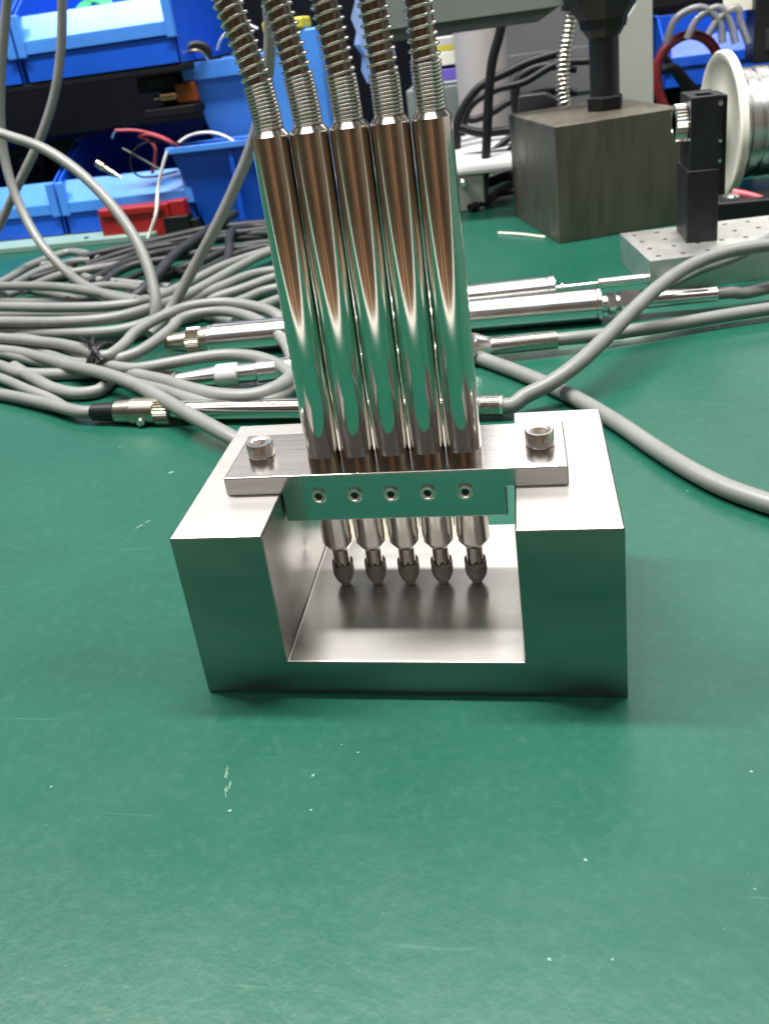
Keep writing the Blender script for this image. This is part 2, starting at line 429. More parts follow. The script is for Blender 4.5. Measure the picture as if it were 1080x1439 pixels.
for x, y in ((15.0, 29.0), (84.0, 28.6)):
    o = Vector((x, y, PZ + 0.01)); seg = 36
    def rp(r, z, hexa=False, ph=0.35):
        out = []
        for i in range(seg):
            t = 2 * math.pi * i / seg
            q = r * math.cos(math.pi / 6) / math.cos(((t + ph) % (math.pi / 3)) - math.pi / 6) if hexa else r
            out.append(o + Vector((math.cos(t) * q, math.sin(t) * q, z)))
        return out
    mb = MB().loft([rp(2.9, 0), rp(3.35, 0.12), rp(3.4, 0.3), rp(3.4, 3.55), rp(3.15, 3.85), rp(2.3, 3.85), rp(2.0, 3.7), rp(1.85, 3.55, True), rp(1.8, 1.6, True)])
    build(mb, 'cap_screw', 'screw', fix, sm=40)

# ------------------------------------------------------------------ the five probes
PX0, PP, PYC, TZ = 31.02, 8.739, 29.44, 128.8
def probe_mesh_parts(root):
    x, y = ORG[root].x, ORG[root].y; o = Vector((x, y, 0)); up = Vector((0, 0, 1))
    build(MB().lathe([(22.1, 2.3), (22.15, 2.9), (22.5, 3.1), (24.0, 4.1), (24.4, 4.25), (124.4, 4.25)], o, up, 48, up=Vector((1, 0, 0))), 'barrel', 'polished', root, sm=25)
    build(MB().lathe([(124.42, 4.25), (127.3, 4.25), (127.5, 4.2), (128.7, 3.3), (128.8, 2.7)], o, up, 48), 'shoulder', 'polished', root, sm=20)
    build(MB().lathe([(15.6, 2.15), (22.6, 2.15)], o, up, 32), 'plunger', 'polished', root, sm=25)
    # acorn tip with a notched crown
    seg = 36; loops = []
    for z, r, k in ((16.3, 2.2, 0), (16.9, 2.5, 1), (16.8, 2.86, 1.2), (15.9, 2.76, 0.4), (15.0, 2.86, 0), (13.9, 2.84, 0), (12.8, 2.6, 0), (11.7, 2.1, 0), (10.9, 1.6, 0), (10.3, 1.3, 0), (9.95, 1.1, 0)):
        loops.append([o + Vector((math.cos(2 * math.pi * i / seg) * r, math.sin(2 * math.pi * i / seg) * r,
                      z + k * (0.4 if (i // 3) % 2 else -0.3))) for i in range(seg)])
    loops.reverse()
    build(MB().loft(loops), 'contact_tip', 'tip_rubber', root, sm=50)
PL = ['leftmost of the five polished steel probes clamped in the fixture',
      'second polished steel probe from the left in the fixture',
      'middle one of the five polished steel probes in the fixture',
      'fourth polished steel probe from the left in the fixture',
      'rightmost of the five polished steel probes clamped in the fixture']
first = None
LEAN = (7.2, 5.2, 3.0, 1.6, 0.9)
for i in range(5):
    x = PX0 + PP * i
    if first is None:
        root = first = thing('probe', PL[0], 'probe', (x, PYC, 9.9), 'probes clamped in the fixture')
        probe_mesh_parts(root); protos = [c for c in root.children]
    else:
        root = first.copy(); COL.objects.link(root); root.location = Vector((x, PYC, 9.9)) * S
        root["label"] = PL[i]; ORG[root] = Vector((x, PYC, 9.9))
        for c in protos:
            q = c.copy(); COL.objects.link(q); q.parent = root
    path = []
    z = 128.6
    while z < 250:
        t = (z - 129) / 36
        t = max(t, 0.0); dx = LEAN[i] * (t ** 1.6 if t < 1.2 else 1.2 ** 1.6 + (t - 1.2) * 1.6 * 1.2 ** 0.6)
        dy = 0.15 * (z - 129) * max(0, (z - 150) / 60)
        path.append(Vector((x - dx, PYC + dy, z))); z += 1.5
    build(MB().tube(path, 2.6, 16), 'cable', 'bronze_core', root)
    def wind(s, j=i):
        t1 = 9.5 + 0.9 * math.sin(j * 1.7)
        return s / 0.74 if s < t1 else t1 / 0.74 + (s - t1) / 1.95
    build(helix(path[:62], 2.94, 0.36, wind, 16, 6), 'strain_relief_spring', 'spring', root, sm=80)

# ------------------------------------------------------------------ sensors lying on the mat behind the fixture
def axis(pl, pr, z):
    A = at_z(*pl, z); B = at_z(*pr, z); return A, B, (B - A).normalized(), (B - A).length
def stages(root, A, d, rows):
    out = {}
    for name, s0, s1, r0, r1, m_, seg in rows:
        e = min(0.4, abs(s1 - s0) * .2)
        prof = [(s0, r0 - e), (s0 + e, r0), (s1 - e, r1), (s1, r1 - e)]
        out.setdefault(name, []).append(build(MB().lathe(prof, A, d, seg), name, m_, root, sm=28))
    return out
def thread(root, A, d, s0, s1, r, pitch, name, m_):
    prof = []; s = s0
    while s < s1 - 0.01:
        prof += [(s, r * 0.86), (s + pitch * .3, r), (s + pitch * .6, r), (s + pitch * .9, r * .86)]; s += pitch
    return build(MB().lathe(prof, A, d, 24), name, m_, root, sm=60)
def coil_over(root, A, d, s0, s1, r, wire, pitch):
    build(MB().lathe([(s0, r - .25), (s1, r - .25)], A, d, 20), 'spring_core', 'bronze_core', root)
    build(helix([A + d * (s0 + (s1 - s0) * i / 20) for i in range(21)], r, wire, lambda s: s / pitch, 16, 6), 'strain_relief_spring', 'spring', root, sm=80)
def knurl(root, A, d, s0, s1, r, name, m_, n=36):
    a, b, d = frame(d); loops = []
    for s, k in ((s0, .94), (s0 + .3, 1), (s1 - .3, 1), (s1, .94)):
        loops.append([A + d * s + (a * math.cos(2 * math.pi * i / (2 * n)) + b * math.sin(2 * math.pi * i / (2 * n))) * r * k * (1 if i % 2 else .93) for i in range(2 * n)])
    return build(MB().loft(loops), name, m_, root, sm=20)
def cable_pts(lst):
    out = []
    for q in lst:
        if len(q) == 4: out.append(at_y(q[0], q[1], q[3]))
        else: out.append(at_z(q[0], q[1], q[2]))
    return out
GR = 3.15

# S2, the thick one
A, B, d, L = axis((302, 476), (836, 428), 8.2)
s2 = thing('barrel_sensor', 'thick chrome sensor with hex gland lying farthest right behind the probes', 'sensor', ((A + B) / 2 - Vector((0, 0, 8.2))), 'sensors lying behind the fixture')
stages(s2, A, d, [('barrel', 0, L, 8.0, 8.0, 'chrome', 40), ('end_ring', L + .02, L + 2.6, 8.25, 8.25, 'chrome', 40),
                  ('neck', L + 2.6, L + 5.5, 4.2, 4.2, 'chrome', 24), ('lock_nut', L + 5.5, L + 9.5, 5.4, 5.4, 'chrome', 6),
                  ('neck', L + 9.5, L + 11, 3.8, 3.8, 'chrome', 24), ('hex_nut', L + 11, L + 21, 5.9, 5.6, 'chrome', 6),
                  ('cable_sleeve', L + 21, L + 56, 4.2, 3.5, 'chrome', 24),
                  ('end_ring', -3, 0, 7.4, 7.4, 'chrome', 32), ('collar', -7, -3, 6.6, 7.0, 'gold', 32), ('plug', -26, -14, 4.2, 5.6, 'gold', 24)])
knurl(s2, A, d, -14, -7, 7.0, 'knurled_ring', 'gold')
e2 = A + d * (L + 55)
build(MB().tube(smooth_path([e2, e2 + d * 8] + cable_pts([(1040, 412, 7), (1095, 401, 7), (1180, 385, 6), (1300, 370, 5)])), 2.9, 12), 'cable', 'grey_cable', s2)

# S1, behind it
A, B, d, L = axis((430, 443), (779, 405), 7.0)
s1 = thing('slim_sensor', 'slim chrome sensor with flat end cap and thin shaft behind the thick one', 'sensor', ((A + B) / 2 - Vector((0, 0, 7.0))), 'sensors lying behind the fixture')
stages(s1, A, d, [('barrel', 0, L - 4, 6.7, 6.7, 'chrome', 36), ('end_cap', L - 4, L, 6.9, 6.9, 'chrome', 36), ('shaft', L, L + 22, 1.3, 1.3, 'chrome', 16),
                  ('washer', L + 3, L + 4.5, 2.6, 2.6, 'chrome', 24), ('cable_sleeve', L + 22, L + 53, 2.7, 2.4, 'chrome', 20)])
e1 = A + d * (L + 52)
build(MB().tube(smooth_path([e1, e1 + d * 6] + cable_pts([(940, 398, 6), (980, 380, 9), (1030, 362, 17), (1095, 328, 19), (1200, 300, 19)])), 2.5, 12), 'cable', 'grey_cable', s1)

# S3, hex body and tight spring
A, B, d, L = axis((362, 522), (690, 487), 6.4)
s3 = thing('spring_sensor', 'chrome sensor with hex shoulder and tight coil strain relief on its cable', 'sensor', ((A + B) / 2 - Vector((0, 0, 6.4))), 'sensors lying behind the fixture')
L3 = L
stages(s3, A, d, [('barrel', 0, L - 18, 5.2, 5.2, 'chrome', 36), ('hex_nut', L - 18, L - 7, 7.2, 7.2, 'chrome', 6), ('cone', L - 7, L, 6.9, 4.4, 'chrome', 24),
                  ('collar', -9, 0, 4.4, 4.4, 'chrome', 28), ('white_sleeve', -19, -9, 5.3, 5.3, 'white', 28), ('plug', -38, -19, 3.0, 4.8, 'chrome', 24)])
coil_over(s3, A, d, L, L + 29, 3.95, 0.42, 1.0)
e3 = A + d * (L + 28)
build(MB().tube(smooth_path([e3, e3 + d * 8] + cable_pts([(850, 470, 5.5), (950, 455, 5), (1020, 443, 5), (1095, 432, 5), (1250, 415, 5)])), 3.0, 12), 'cable', 'grey_cable', s3)

# S4, gold connector to the left, threaded end to the right
A, B, d, L = axis((243, 577), (676, 570), 4.9)
s4 = thing('connector_sensor', 'slim sensor with gold bayonet connector lying just behind the fixture', 'sensor', ((A + B) / 2 - Vector((0, 0, 4.9))), 'sensors lying behind the fixture')
stages(s4, A, d, [('barrel', 4, L, 4.6, 4.6, 'polished', 36), ('collar', 0, 4, 3.9, 3.9, 'chrome', 28),
                  ('connector_shell', -19, -7, 6.0, 6.0, 'gold', 32), ('connector_shell', -27, -19, 4.9, 5.4, 'gold', 32),
                  ('boot', -39, -27, 3.9, 4.3, 'black', 24)])
knurl(s4, A, d, -7, 0, 6.3, 'knurled_ring', 'gold', 30)
lug = A + d * (-14)
a_, b_, _ = frame(d)
build(MB().lathe([(4.5, 1.7), (7.4, 1.7), (7.5, 1.2), (7.5, 0.7), (6.8, 0.6)], lug, Vector((0.1, -0.85, -0.3)), 16), 'lug_screw', 'chrome', s4)
coil_over(s4, A, d, L, L + 7.5, 3.85, 0.42, 0.95)
stages(s4, A, d, [('end_ring', L + 7.2, L + 8.6, 4.1, 4.1, 'chrome', 24)])
e4 = A + d * (L + 7)
build(MB().tube(smooth_path([e4, e4 + d * 5] + cable_pts([(735, 558, 7), (770, 540, 10), (810, 512, 14), (850, 475, 18), (890, 435, 21), (930, 399, 23), (970, 373, 25),
      (1010, 357, 27), (1050, 348, 28), (1095, 343, 28), (1200, 340, 26)])), GR, 14), 'cable', 'grey_cable', s4)
b4 = A + d * (-38)
build(MB().tube(smooth_path([b4, b4 - d * 6] + cable_pts([(60, 566, 4), (0, 554, 3.4), (-80, 545, 3.3)])), 2.9, 12), 'cable', 'grey_cable', s4)

# ------------------------------------------------------------------ loose grey cables
def cable(lst, label, material='grey_cable', r=GR, name='grey_cable', cat='cable', group='grey cables behind the fixture', seg=12):
    return tag(build(MB().tube(smooth_path(cable_pts(lst)), r, seg), name, material), label, cat, group)
T = (148, 508)   # where the twist tie holds the bundle
cable([(664, 500, 3.2), (690, 509, 3.2), (725, 522, 3.2), (770, 541, 3.2), (820, 566, 3.2), (870, 596, 3.2), (920, 630, 3.2), (970, 661, 3.2), (1020, 686, 3.2), (1095, 712, 3.2), (1200, 740, 3.2)],
      'grey cable running down to the right past the fixture on the green mat')
cable([(-90, 150, 0, 350), (-30, 176, 0, 345), (10, 190, 0, 340), (60, 208, 0, 330), (110, 241, 0, 318), (160, 292, 0, 305), (195, 345, 0, 292), (213, 392, 0, 280), (219, 430, 0, 270), (216, 455, 8)],
      'thick grey cable arching in the air from the left edge down into the bundle')
cable([(84, -60, 0, 430), (87, 0, 0, 430), (86, 60, 0, 430), (78, 125, 0, 428), (58, 190, 0, 425), (30, 250, 0, 420), (-8, 330, 0, 415), (-60, 420, 3.2)],
      'grey cable hanging down across the upper blue bin at far left')
cable([(16, -60, 0, 400), (8, 20, 0, 400), (1, 110, 0, 398), (2, 190, 0, 395), (12, 245, 0, 390), (33, 300, 0, 380), (62, 348, 0, 365), (100, 387, 0, 350), (145, 413, 12), (190, 424, 10)],
      'grey cable hanging at the left edge and curving into the heap')
cable([(374, -60, 0, 285), (377, 0, 0, 285), (379, 60, 0, 285), (372, 130, 0, 285), (353, 205, 0, 285), (330, 262, 0, 284), (300, 325, 0, 282), (270, 380, 0, 280), (236, 440, 12), (210, 470, 6)],
      'pale grey cable rising steeply behind the leftmost probe')
cable([(-60, 402, 14), (0, 402, 14), (50, 402, 14), (90, 404, 14), (133, 410, 13), (189, 421, 10), (235, 430, 7), (290, 432, 4)], 'uppermost long grey cable across the heap at left')
cable([(-60, 432, 14), (0, 431, 14), (89, 432, 14), (155, 430, 14), (204, 423, 13), (256, 402, 12), (320, 371, 10), (400, 345, 8)], 'long grey cable crossing the heap and rising behind the probes')
cable([(-60, 453, 15), (0, 452, 15), (89, 452, 15), (155, 447, 15), (207, 434, 14), (256, 417, 13), (333, 376, 12), (376, 355, 10), (430, 340, 8)], 'front long grey cable sweeping through the heap and up to the right')
cable([(-60, 464, 9), (0, 464, 9), (89, 468, 9), (167, 464, 9), (209, 452, 9), (260, 425, 9), (307, 404, 9), (360, 384, 8), (420, 376, 6)], 'shaded grey cable under the front of the heap at left')
cable([(-30, 410, 5), (11, 392, 6), (40, 374, 6), (73, 361, 6), (96, 354, 6), (118, 356, 6), (140, 364, 4)], 'grey cable loop at the back of the heap by the black cables')
cable([(0, 412, 6), (29, 394, 6), (56, 380, 6), (84, 372, 6), (104, 367, 7), (125, 366, 5)], 'inner grey cable loop at the back of the heap', r=2.9)
cable([(30, 410, 8), (60, 395, 8), (89, 385, 8), (129, 378, 7), (165, 372, 4), (200, 366, 3.3)], 'short grey cable loop lying nearest the black cables', r=2.9)
cable([(120, 404, 7), (150, 401, 7), (180, 403, 7), (210, 408, 7), (245, 412, 6), (300, 418, 4)], 'grey cable lying under the arching cable in mid heap', r=2.9)
cable([(-40, 430, 5), (0, 418, 6), (30, 408, 6), (70, 412, 5), (110, 420, 4), (160, 424, 4), (230, 424, 3.5)], 'lower grey cable partly buried under the heap at left', r=2.9)
cable([(225, 445, 4), (293, 421, 5), (342, 405, 6), (385, 390, 7), (430, 382, 6)], 'grey cable fanning up to the leftmost probe, second from front')
cable([(260, 440, 3.3), (320, 428, 3.3), (345, 419, 3.5), (372, 408, 4), (430, 398, 4)], 'grey cable fanning toward the leftmost probe, lowest of the fan', r=2.9)
cable([(330, 440, 3.3), (367, 430, 4), (391, 421, 4), (430, 412, 4)], 'short grey cable end emerging right behind the leftmost probe')
cable([(-60, 442, 6), (0, 442, 6), (70, 441, 6), (130, 440, 6), (180, 436, 6), (215, 430, 5), (270, 428, 3.3)], 'grey cable sunk between the two long front ones at left')
cable([(-60, 420, 3.3), (20, 424, 3.3), (80, 424, 3.3), (140, 424, 3.3), (200, 420, 3.3), (260, 436, 3.3), (330, 452, 3.3)], 'grey cable at the very bottom of the heap at left')
cable([(-60, 474, 3.3), (0, 474, 3.3), (60, 476, 3.3), (120, 478, 3.3), (180, 472, 3.3), (230, 456, 3.3), (280, 444, 3.3)], 'dim grey cable on the mat under the front of the heap')
cable([(20, 386, 3.3), (60, 372, 3.3), (90, 377, 3.3), (130, 392, 3.5), (180, 398, 3.5), (240, 404, 3.3)], 'grey cable threading below the back loops of the heap', r=2.9)
cable([(-60, 492, 3.3), (0, 496, 3.3), (50, 507, 3.3), (100, 517, 3.3), (140, 520, 3.5), (190, 524, 3.3), (250, 530, 3.3)], 'dim grey cable lowest in the tied bundle', r=2.9)
# tied bundle
cable([(-70, 468, 6), (0, 471, 6), (44, 477, 7), (89, 489, 8), (120, 500, 9), T + (10,), (189, 497, 11), (213, 483, 12), (240, 462, 13), (256, 447, 13), (289, 438, 13), (322, 438, 13), (356, 447, 12), (385, 465, 10), (402, 485, 8), (412, 510, 6)],
      'tied grey cable making the inner upper loop beside the probes', r=2.95)
cable([(-70, 470, 10), (-10, 474, 10), (56, 480, 11), (89, 484, 12), (118, 491, 13), (150, 500, 13.5), (172, 486, 14), (189, 468, 15), (213, 452, 16), (240, 439, 17), (267, 430, 17), (311, 425, 17), (356, 430, 16), (387, 441, 14), (404, 460, 10), (416, 485, 7)],
      'tied grey cable making the outer upper loop beside the probes', r=2.95)
cable([(-70, 478, 4), (0, 482, 4), (56, 494, 5), (100, 509, 7), (146, 513, 8.5), (189, 518, 9), (240, 510, 10), (267, 505, 10), (311, 499, 10), (356, 501, 10), (389, 512, 9), (412, 530, 8), (430, 550, 4)],
      'tied grey cable making the low middle loop beside the probes', r=2.95)
cable([(133, 523, 4), (160, 519, 6), (200, 529, 7), (233, 536, 8), (267, 547, 9), (311, 556, 10), (356, 556, 10), (389, 545, 10), (410, 528, 9), (425, 505, 6)],
      'tied grey cable sagging in the lowest loop over the gold connector', r=3.3)
cable([(140, 528, 3.2), (170, 530, 4), (200, 541, 5), (233, 549, 6), (267, 560, 7), (311, 568, 7), (350, 568, 7), (385, 560, 7), (408, 545, 6), (425, 525, 4)],
      'tied grey cable in the shade under the lowest loop', r=2.9)
cable([(-70, 488, 4), (20, 494, 5), (60, 503, 6), (100, 514, 8), (144, 524, 10), (189, 540, 10), (211, 551, 10), (267, 583, 9), (322, 613, 7), (350, 628, 5), (400, 650, 3.2)],
      'tied grey cable running down behind the left tower of the fixture')
cable([(-60, 500, 3.2), (0, 514, 3.2), (29, 524, 3.2), (67, 526, 3.2), (100, 525, 3.2), (133, 523, 4), (160, 515, 5)], 'shaded grey cable on the mat left of the twist tie')
cable([(20, 515, 3.2), (53, 535, 3.2), (78, 547, 3.2), (111, 553, 3.2), (138, 549, 3.5), (152, 538, 4), (160, 522, 5)], 'grey cable curling under the twist tie at its front')
cable([(-40, 520, 3.2), (0, 531, 3.2), (40, 548, 3.2), (70, 560, 3.2), (95, 575, 3.2)], 'dim grey cable stub on the mat at far left', r=2.6)
# twist tie
tt = thing('twist_tie', 'dark twisted wire tie round the grey cable bundle', 'cable tie', at_z(148, 545, 0))
ring = []
c0 = at_z(149, 510, 8)
bd = (at_z(189, 512, 8) - at_z(110, 506, 8)).normalized(); ra, rb, _ = frame(bd)
for i in range(41):
    t = 2 * math.pi * i / 20
    ring.append(c0 + ra * math.cos(t) * 10.5 + rb * math.sin(t) * 9.5 + bd * (i - 20) * 0.12)
build(MB().tube(ring, 1.25, 8), 'loop', 'black_cable', tt)
pa = at_z(140, 507, 15); pb = at_z(121, 474, 19)
for k in range(2):
    tw = []
    for i in range(40):
        t = i / 39; q = pa.lerp(pb, t); s_ = 1.1 if t < .7 else 1.1 + (t - .7) * 9
        an = 2 * math.pi * min(t, .75) * 4 + math.pi * k
        tw.append(q + Vector((math.cos(an) * s_, 0.2 * s_, math.sin(an) * s_)))
    build(MB().tube(tw, 1.0, 6), 'twisted_end', 'black_cable', tt)

# black cables heaped behind
BC = 'black cables heaped behind the grey ones'
def bcable(lst, label, r=3.2, m_='charcoal_cable'):
    return cable(lst, label, m_, r, 'black_cable', 'cable', BC)
bcable([(20, 398, 3.2), (70, 384, 4), (100, 372, 5), (115, 362, 7), (155, 352, 8), (200, 342, 8), (244, 332, 8), (289, 322, 8), (340, 316, 8), (420, 310, 8)], 'black cable along the very back of the black heap')
bcable([(40, 402, 3.2), (80, 392, 3.2), (110, 380, 4), (133, 374, 5), (178, 362, 6), (200, 352, 7), (233, 345, 7), (290, 338, 7), (400, 330, 6)], 'black cable second from the back of the black heap')
bcable([(150, 440, 3.2), (180, 424, 4), (200, 408, 8), (220, 387, 11), (244, 359, 13), (273, 337, 14), (300, 318, 14), (330, 300, 12)], 'black cable slanting steeply over the black heap', 3.6)
bcable([(90, 425, 3.2), (125, 410, 3.5), (144, 398, 5), (167, 381, 6), (189, 372, 7), (230, 365, 7), (300, 352, 7), (400, 345, 6)], 'black cable bending along the front of the black heap')
bcable([(70, 412, 3.2), (110, 402, 3.2), (140, 388, 5), (170, 372, 5), (210, 358, 6), (260, 348, 9), (320, 332, 9), (420, 326, 8)], 'black cable in the middle of the black heap')
bcable([(150, 430, 3.2), (190, 410, 3.2), (222, 392, 4), (250, 378, 4), (285, 366, 5), (330, 348, 6), (400, 338, 6)], 'black cable lying low beside the pale rising cable')
bcable([(200, 430, 3.2), (235, 410, 3.2), (260, 395, 4), (300, 372, 5), (340, 354, 6), (420, 338, 6)], 'black cable peeping out under the fanning grey cables', 2.8)
bcable([(290, 390, 3.2), (316, 370, 5), (322, 350, 9), (322, 335, 12), (330, 322, 13), (360, 318, 10), (420, 322, 8)], 'black cable bent upright beside the leftmost probe')
bcable([(120, 372, 3.2), (190, 350, 6), (240, 340, 9), (290, 330, 11), (340, 326, 11), (420, 316, 10)], 'black cable lying on top of the black heap', 2.8)
bcable([(120, 418, 2.7), (150, 404, 2.7), (180, 392, 4), (215, 378, 4), (260, 384, 4), (320, 392, 4)], 'flat black cable at the foot of the black heap', 2.6, 'black_cable')

# ------------------------------------------------------------------ blue bins
def open_bin(root, x0, y0, z0, w, dp, hf, hs, t=2.0, pm_='blue_light'):
    x1, y1 = x0 + w, y0 + dp
    b = MB()
    b.box((x0 + t, y0 + t, z0), (x1 - t, y1 - t, z0 + t))
    b.box((x0 + t, y1 - t, z0), (x1 - t, y1, z0 + hs))
    side = [(0, 0), (dp, 0), (dp, hs), (dp * .38, hs), (6, hf + 4), (0, hf)]
    for x in (x0, x1 - t):
        b.prism(side, (t, 0, 0), (x, y0, z0), (Vector((0, 1, 0)), Vector((0, 0, 1))))
    b.box((x0 + t, y0 + 3, z0), (x1 - t, y0 + 3 + t, z0 + hf * .55))
    for x in (x0 - 1.5, x1 - 2.5):
        b.box((x, y0 + dp * .38, z0 + hs), (x + 4, y1, z0 + hs + 2))
    body = build(b, 'body', 'blue', root, bevel=0.7)
    # front: an upright lower band and a sloping label panel
    p = MB().prism([(-4, hf * .42), (-4, hf * .62), (9, hf), (12, hf), (12, hf * .95), (-1, hf * .45)], (w - 2 * t - .6, 0, 0), (x0 + t + .3, y0, z0), (Vector((0, 1, 0)), Vector((0, 0, 1))))
    build(p, 'label_panel', pm_, root, bevel=0.6)  # panel colour paler than the bin: the light its slope catches is painted in
    f = MB().box((x0 + t + .3, y0 - 2.5, z0 + .4), (x1 - t - .3, y0 - .2, z0 + hf * .41))
    build(f, 'front_wall', 'blue', root, bevel=0.6)
    for x in (x0 - .3, x1 - 7):
        build(MB().box((x, y0 - 5.5, z0 + hf * .38), (x + 7.3, y0 - .3, z0 + hf * 1.02)), 'corner_post', pm_, root, bevel=1.0)
fb = at_z(139, 333, 0)
BY = max(fb.y, rail_p.y + 8)
BX = at_y(92, 300, BY).x
LB = [('blue parts bin at the far left of the lower row', -127), ('lower blue parts bin behind the red box holding a brass connector', 0)]
for lab, dx in LB:
    r_ = thing('parts_bin', lab, 'bin', (BX + dx + 62, BY + 60, 5), 'open fronted blue parts bins')
    open_bin(r_, BX + dx, BY, 5.3, 124, 150, 46, 74)
UP = at_y(26, 112, BY)
ux = at_y(26, 60, BY).x; uz = at_y(150, 102, BY).z
shelf = tag(build(MB().box((ux - 300, BY - 2, uz - 6), (ux + 140, BY + 170, uz - 0.6)), 'bin_shelf', 'shelf_black', bevel=1), 'dark steel shelf carrying the upper blue bins', 'shelf')
for lab, dx in (('upper blue parts bin cut off by the left edge', -141), ('upper blue parts bin with green wire inside', 0)):
    r_ = thing('parts_bin', lab, 'bin', (ux + dx + 68, BY + 60, uz), 'open fronted blue parts bins')
    open_bin(r_, ux + dx, BY, uz, 138, 150, 52, 90)

def tapered_bin(root, x0, x1, y0, y1, z0, z1, tin, rim, t=2.0, mrim='blue_light', mb_='blue'):
    o0 = rect(x0 + tin, x1 - tin, y0 + tin * .6, y1 - 2, z0); o1 = rect(x0, x1, y0, y1, z1)
    i1 = rect(x0 + t, x1 - t, y0 + t, y1 - t, z1); i0 = rect(x0 + tin + t, x1 - tin - t, y0 + tin * .6 + t, y1 - 2 - t, z0 + t)
    build(MB().loft([o0, o1, i1, i0]), 'body', mb_, root, bevel=0.6)
    e = 2.5
    R0 = rect(x0 - e, x1 + e, y0 - e, y1 + e, z1 - rim); R1 = rect(x0 - e, x1 + e, y0 - e, y1 + e, z1 + .6)
    R2 = rect(x0 + .4, x1 - .4, y0 + .4, y1 - .4, z1 + .6); R3 = rect(x0 + .4, x1 - .4, y0 + .4, y1 - .4, z1 - rim)
    build(MB().loft([R0, R1, R2, R3, R0], False, False), 'rim', mrim, root, bevel=0.4)
    build(MB().prism([(-2, z0 + 4), (2, z0 + 4), (2.0, z1 - rim - 3), (-2, z1 - rim - 3)], (0, 4, 0), ((x0 + x1) / 2, y0 - .8, 0)), 'rib', 'blue', root, bevel=0.5)
rl = at_z(262, 323, 0)
zt = height_at((rl.x - 12, rl.y - 6, 0), 212)
rx0 = at_y(232, 212, rl.y - 6).x
rb_ = thing('stacking_bin', 'nearer low blue stacking bin with wires hanging over its rim', 'bin', (rx0 + 55, rl.y + 40, 0), 'tapered blue stacking bins')
tapered_bin(rb_, rx0 + 2.5, rx0 + 108, rl.y - 4, rl.y + 22, 0.2, zt, 15, 4)
RY = rl.y + 28
ux0 = at_y(258, 108, RY).x; z_top = at_y(262, 90, RY).z
ru = thing('stacking_bin', 'taller blue stacking bin standing behind the wire filled low bin', 'bin', (ux0 + 62, RY + 40, 0), 'tapered blue stacking bins')
tapered_bin(ru, ux0 + 2.5, ux0 + 120, RY, RY + 75, 0.2, z_top, 22, 13, mb_='blue_mid')
# blue canister with yellow lid further right
cx_ = at_y(425, 100, RY - 8)
can = thing('canister', 'blue upright box with yellow lid seen between the springs', 'box', (cx_.x, RY + 20, 0))
zc = at_y(425, 40, RY - 30).z
build(MB().box((cx_.x - 20, RY - 32, 0.2), (cx_.x + 22, RY - 4, zc)), 'body', 'blue_light', can, bevel=2)
build(MB().box((cx_.x - 21, RY - 33, zc + .1), (cx_.x + 12, RY - 3, zc + 9)), 'lid', 'yellow', can, bevel=2)
# red box in front of the lower bins
r0 = at_z(146, 344, 0)
red = thing('red_box', 'small red plastic box in front of the lower blue bins', 'box', (r0.x + 35, rl.y + 5, 5))
ry = BY - 22
rxa = at_y(142, 320, ry).x; rxb = at_y(262, 310, ry).x; rz0 = 5.2; rz1 = at_y(160, 293, ry).z
build(MB().box((rxa, ry, 0.2), (rxb - 14, ry + 14, rz1)), 'body', 'red', red, bevel=1.2)
build(MB().box((rxb - 13.8, ry + 2, 0.2), (rxb, ry + 13, rz1 + 1)), 'latch_block', 'red', red, bevel=1)
build(MB().box((rxa + 3, ry - 1.5, rz1 - 6), (rxb - 18, ry - .1, rz1 - 1)), 'front_rib', 'red', red, bevel=.5)
blk = at_z(240, 330, 0)
bc_ = thing('black_plug', 'small black plug housing beside the red box', 'plug', (blk.x, blk.y, 0))
build(MB().box((blk.x - 3, blk.y - 3, .2), (blk.x + 20, blk.y + 10, 16)), 'housing', 'black', bc_, bevel=1)
build(MB().box((blk.x + 20.1, blk.y - 1, 4), (blk.x + 27, blk.y + 7, 12)), 'nose', 'black', bc_, bevel=1)

# wires in the bins
def wire(lst, label, m_, r, name, step=None):
    return tag(build(MB().tube(smooth_path(cable_pts(lst)), r, 8), name, m_), label, 'wire', 'loose wires in the blue bins')
wy = rl.y + 12
wire([(247, 204, 0, wy), (236, 196, 0, wy - 6), (215, 188, 0, wy - 10), (190, 183, 0, wy - 14), (162, 183, 0, wy - 16)], 'dark pink wire with stripped silver tip sticking left out of the bin', 'red_wire', 1.3, 'red_wire')
tipw = wire([(163, 183, 0, wy - 16), (159, 187, 0, wy - 16), (157, 194, 0, wy - 16)], 'bare silver wire tip of the pink wire', 'chrome', .9, 'wire_tip')
wire([(252, 207, 0, wy), (240, 200, 0, wy - 8), (222, 192, 0, wy - 10), (205, 188, 0, wy - 12), (195, 191, 0, wy - 12), (205, 195, 0, wy - 10), (217, 205, 0, wy - 10), (218, 222, 0, wy - 8), (214, 243, 0, wy - 6)], 'pink wire loop drooping below the bin rim', 'red_wire', 1.5, 'red_wire')
wire([(262, 203, 0, wy), (235, 199, 0, wy - 6), (205, 200, 0, wy - 12), (187, 213, 0, wy - 14), (184, 235, 0, wy - 14), (195, 247, 0, wy - 14), (220, 247, 0, wy - 14), (250, 240, 0, wy - 10)], 'thin black wire curling round in front of the bin', 'black_cable', .9, 'black_wire')
wire([(235, 212, 0, rl.y - 9), (228, 235, 0, rl.y - 11), (222, 265, 0, rl.y - 12), (219, 300, 0, BY - 30), (211, 325, 0, BY - 32), (207, 338, 0, BY - 34)], 'white wire hanging from the low bin over the red box', 'white_wire', 1.3, 'white_wire')
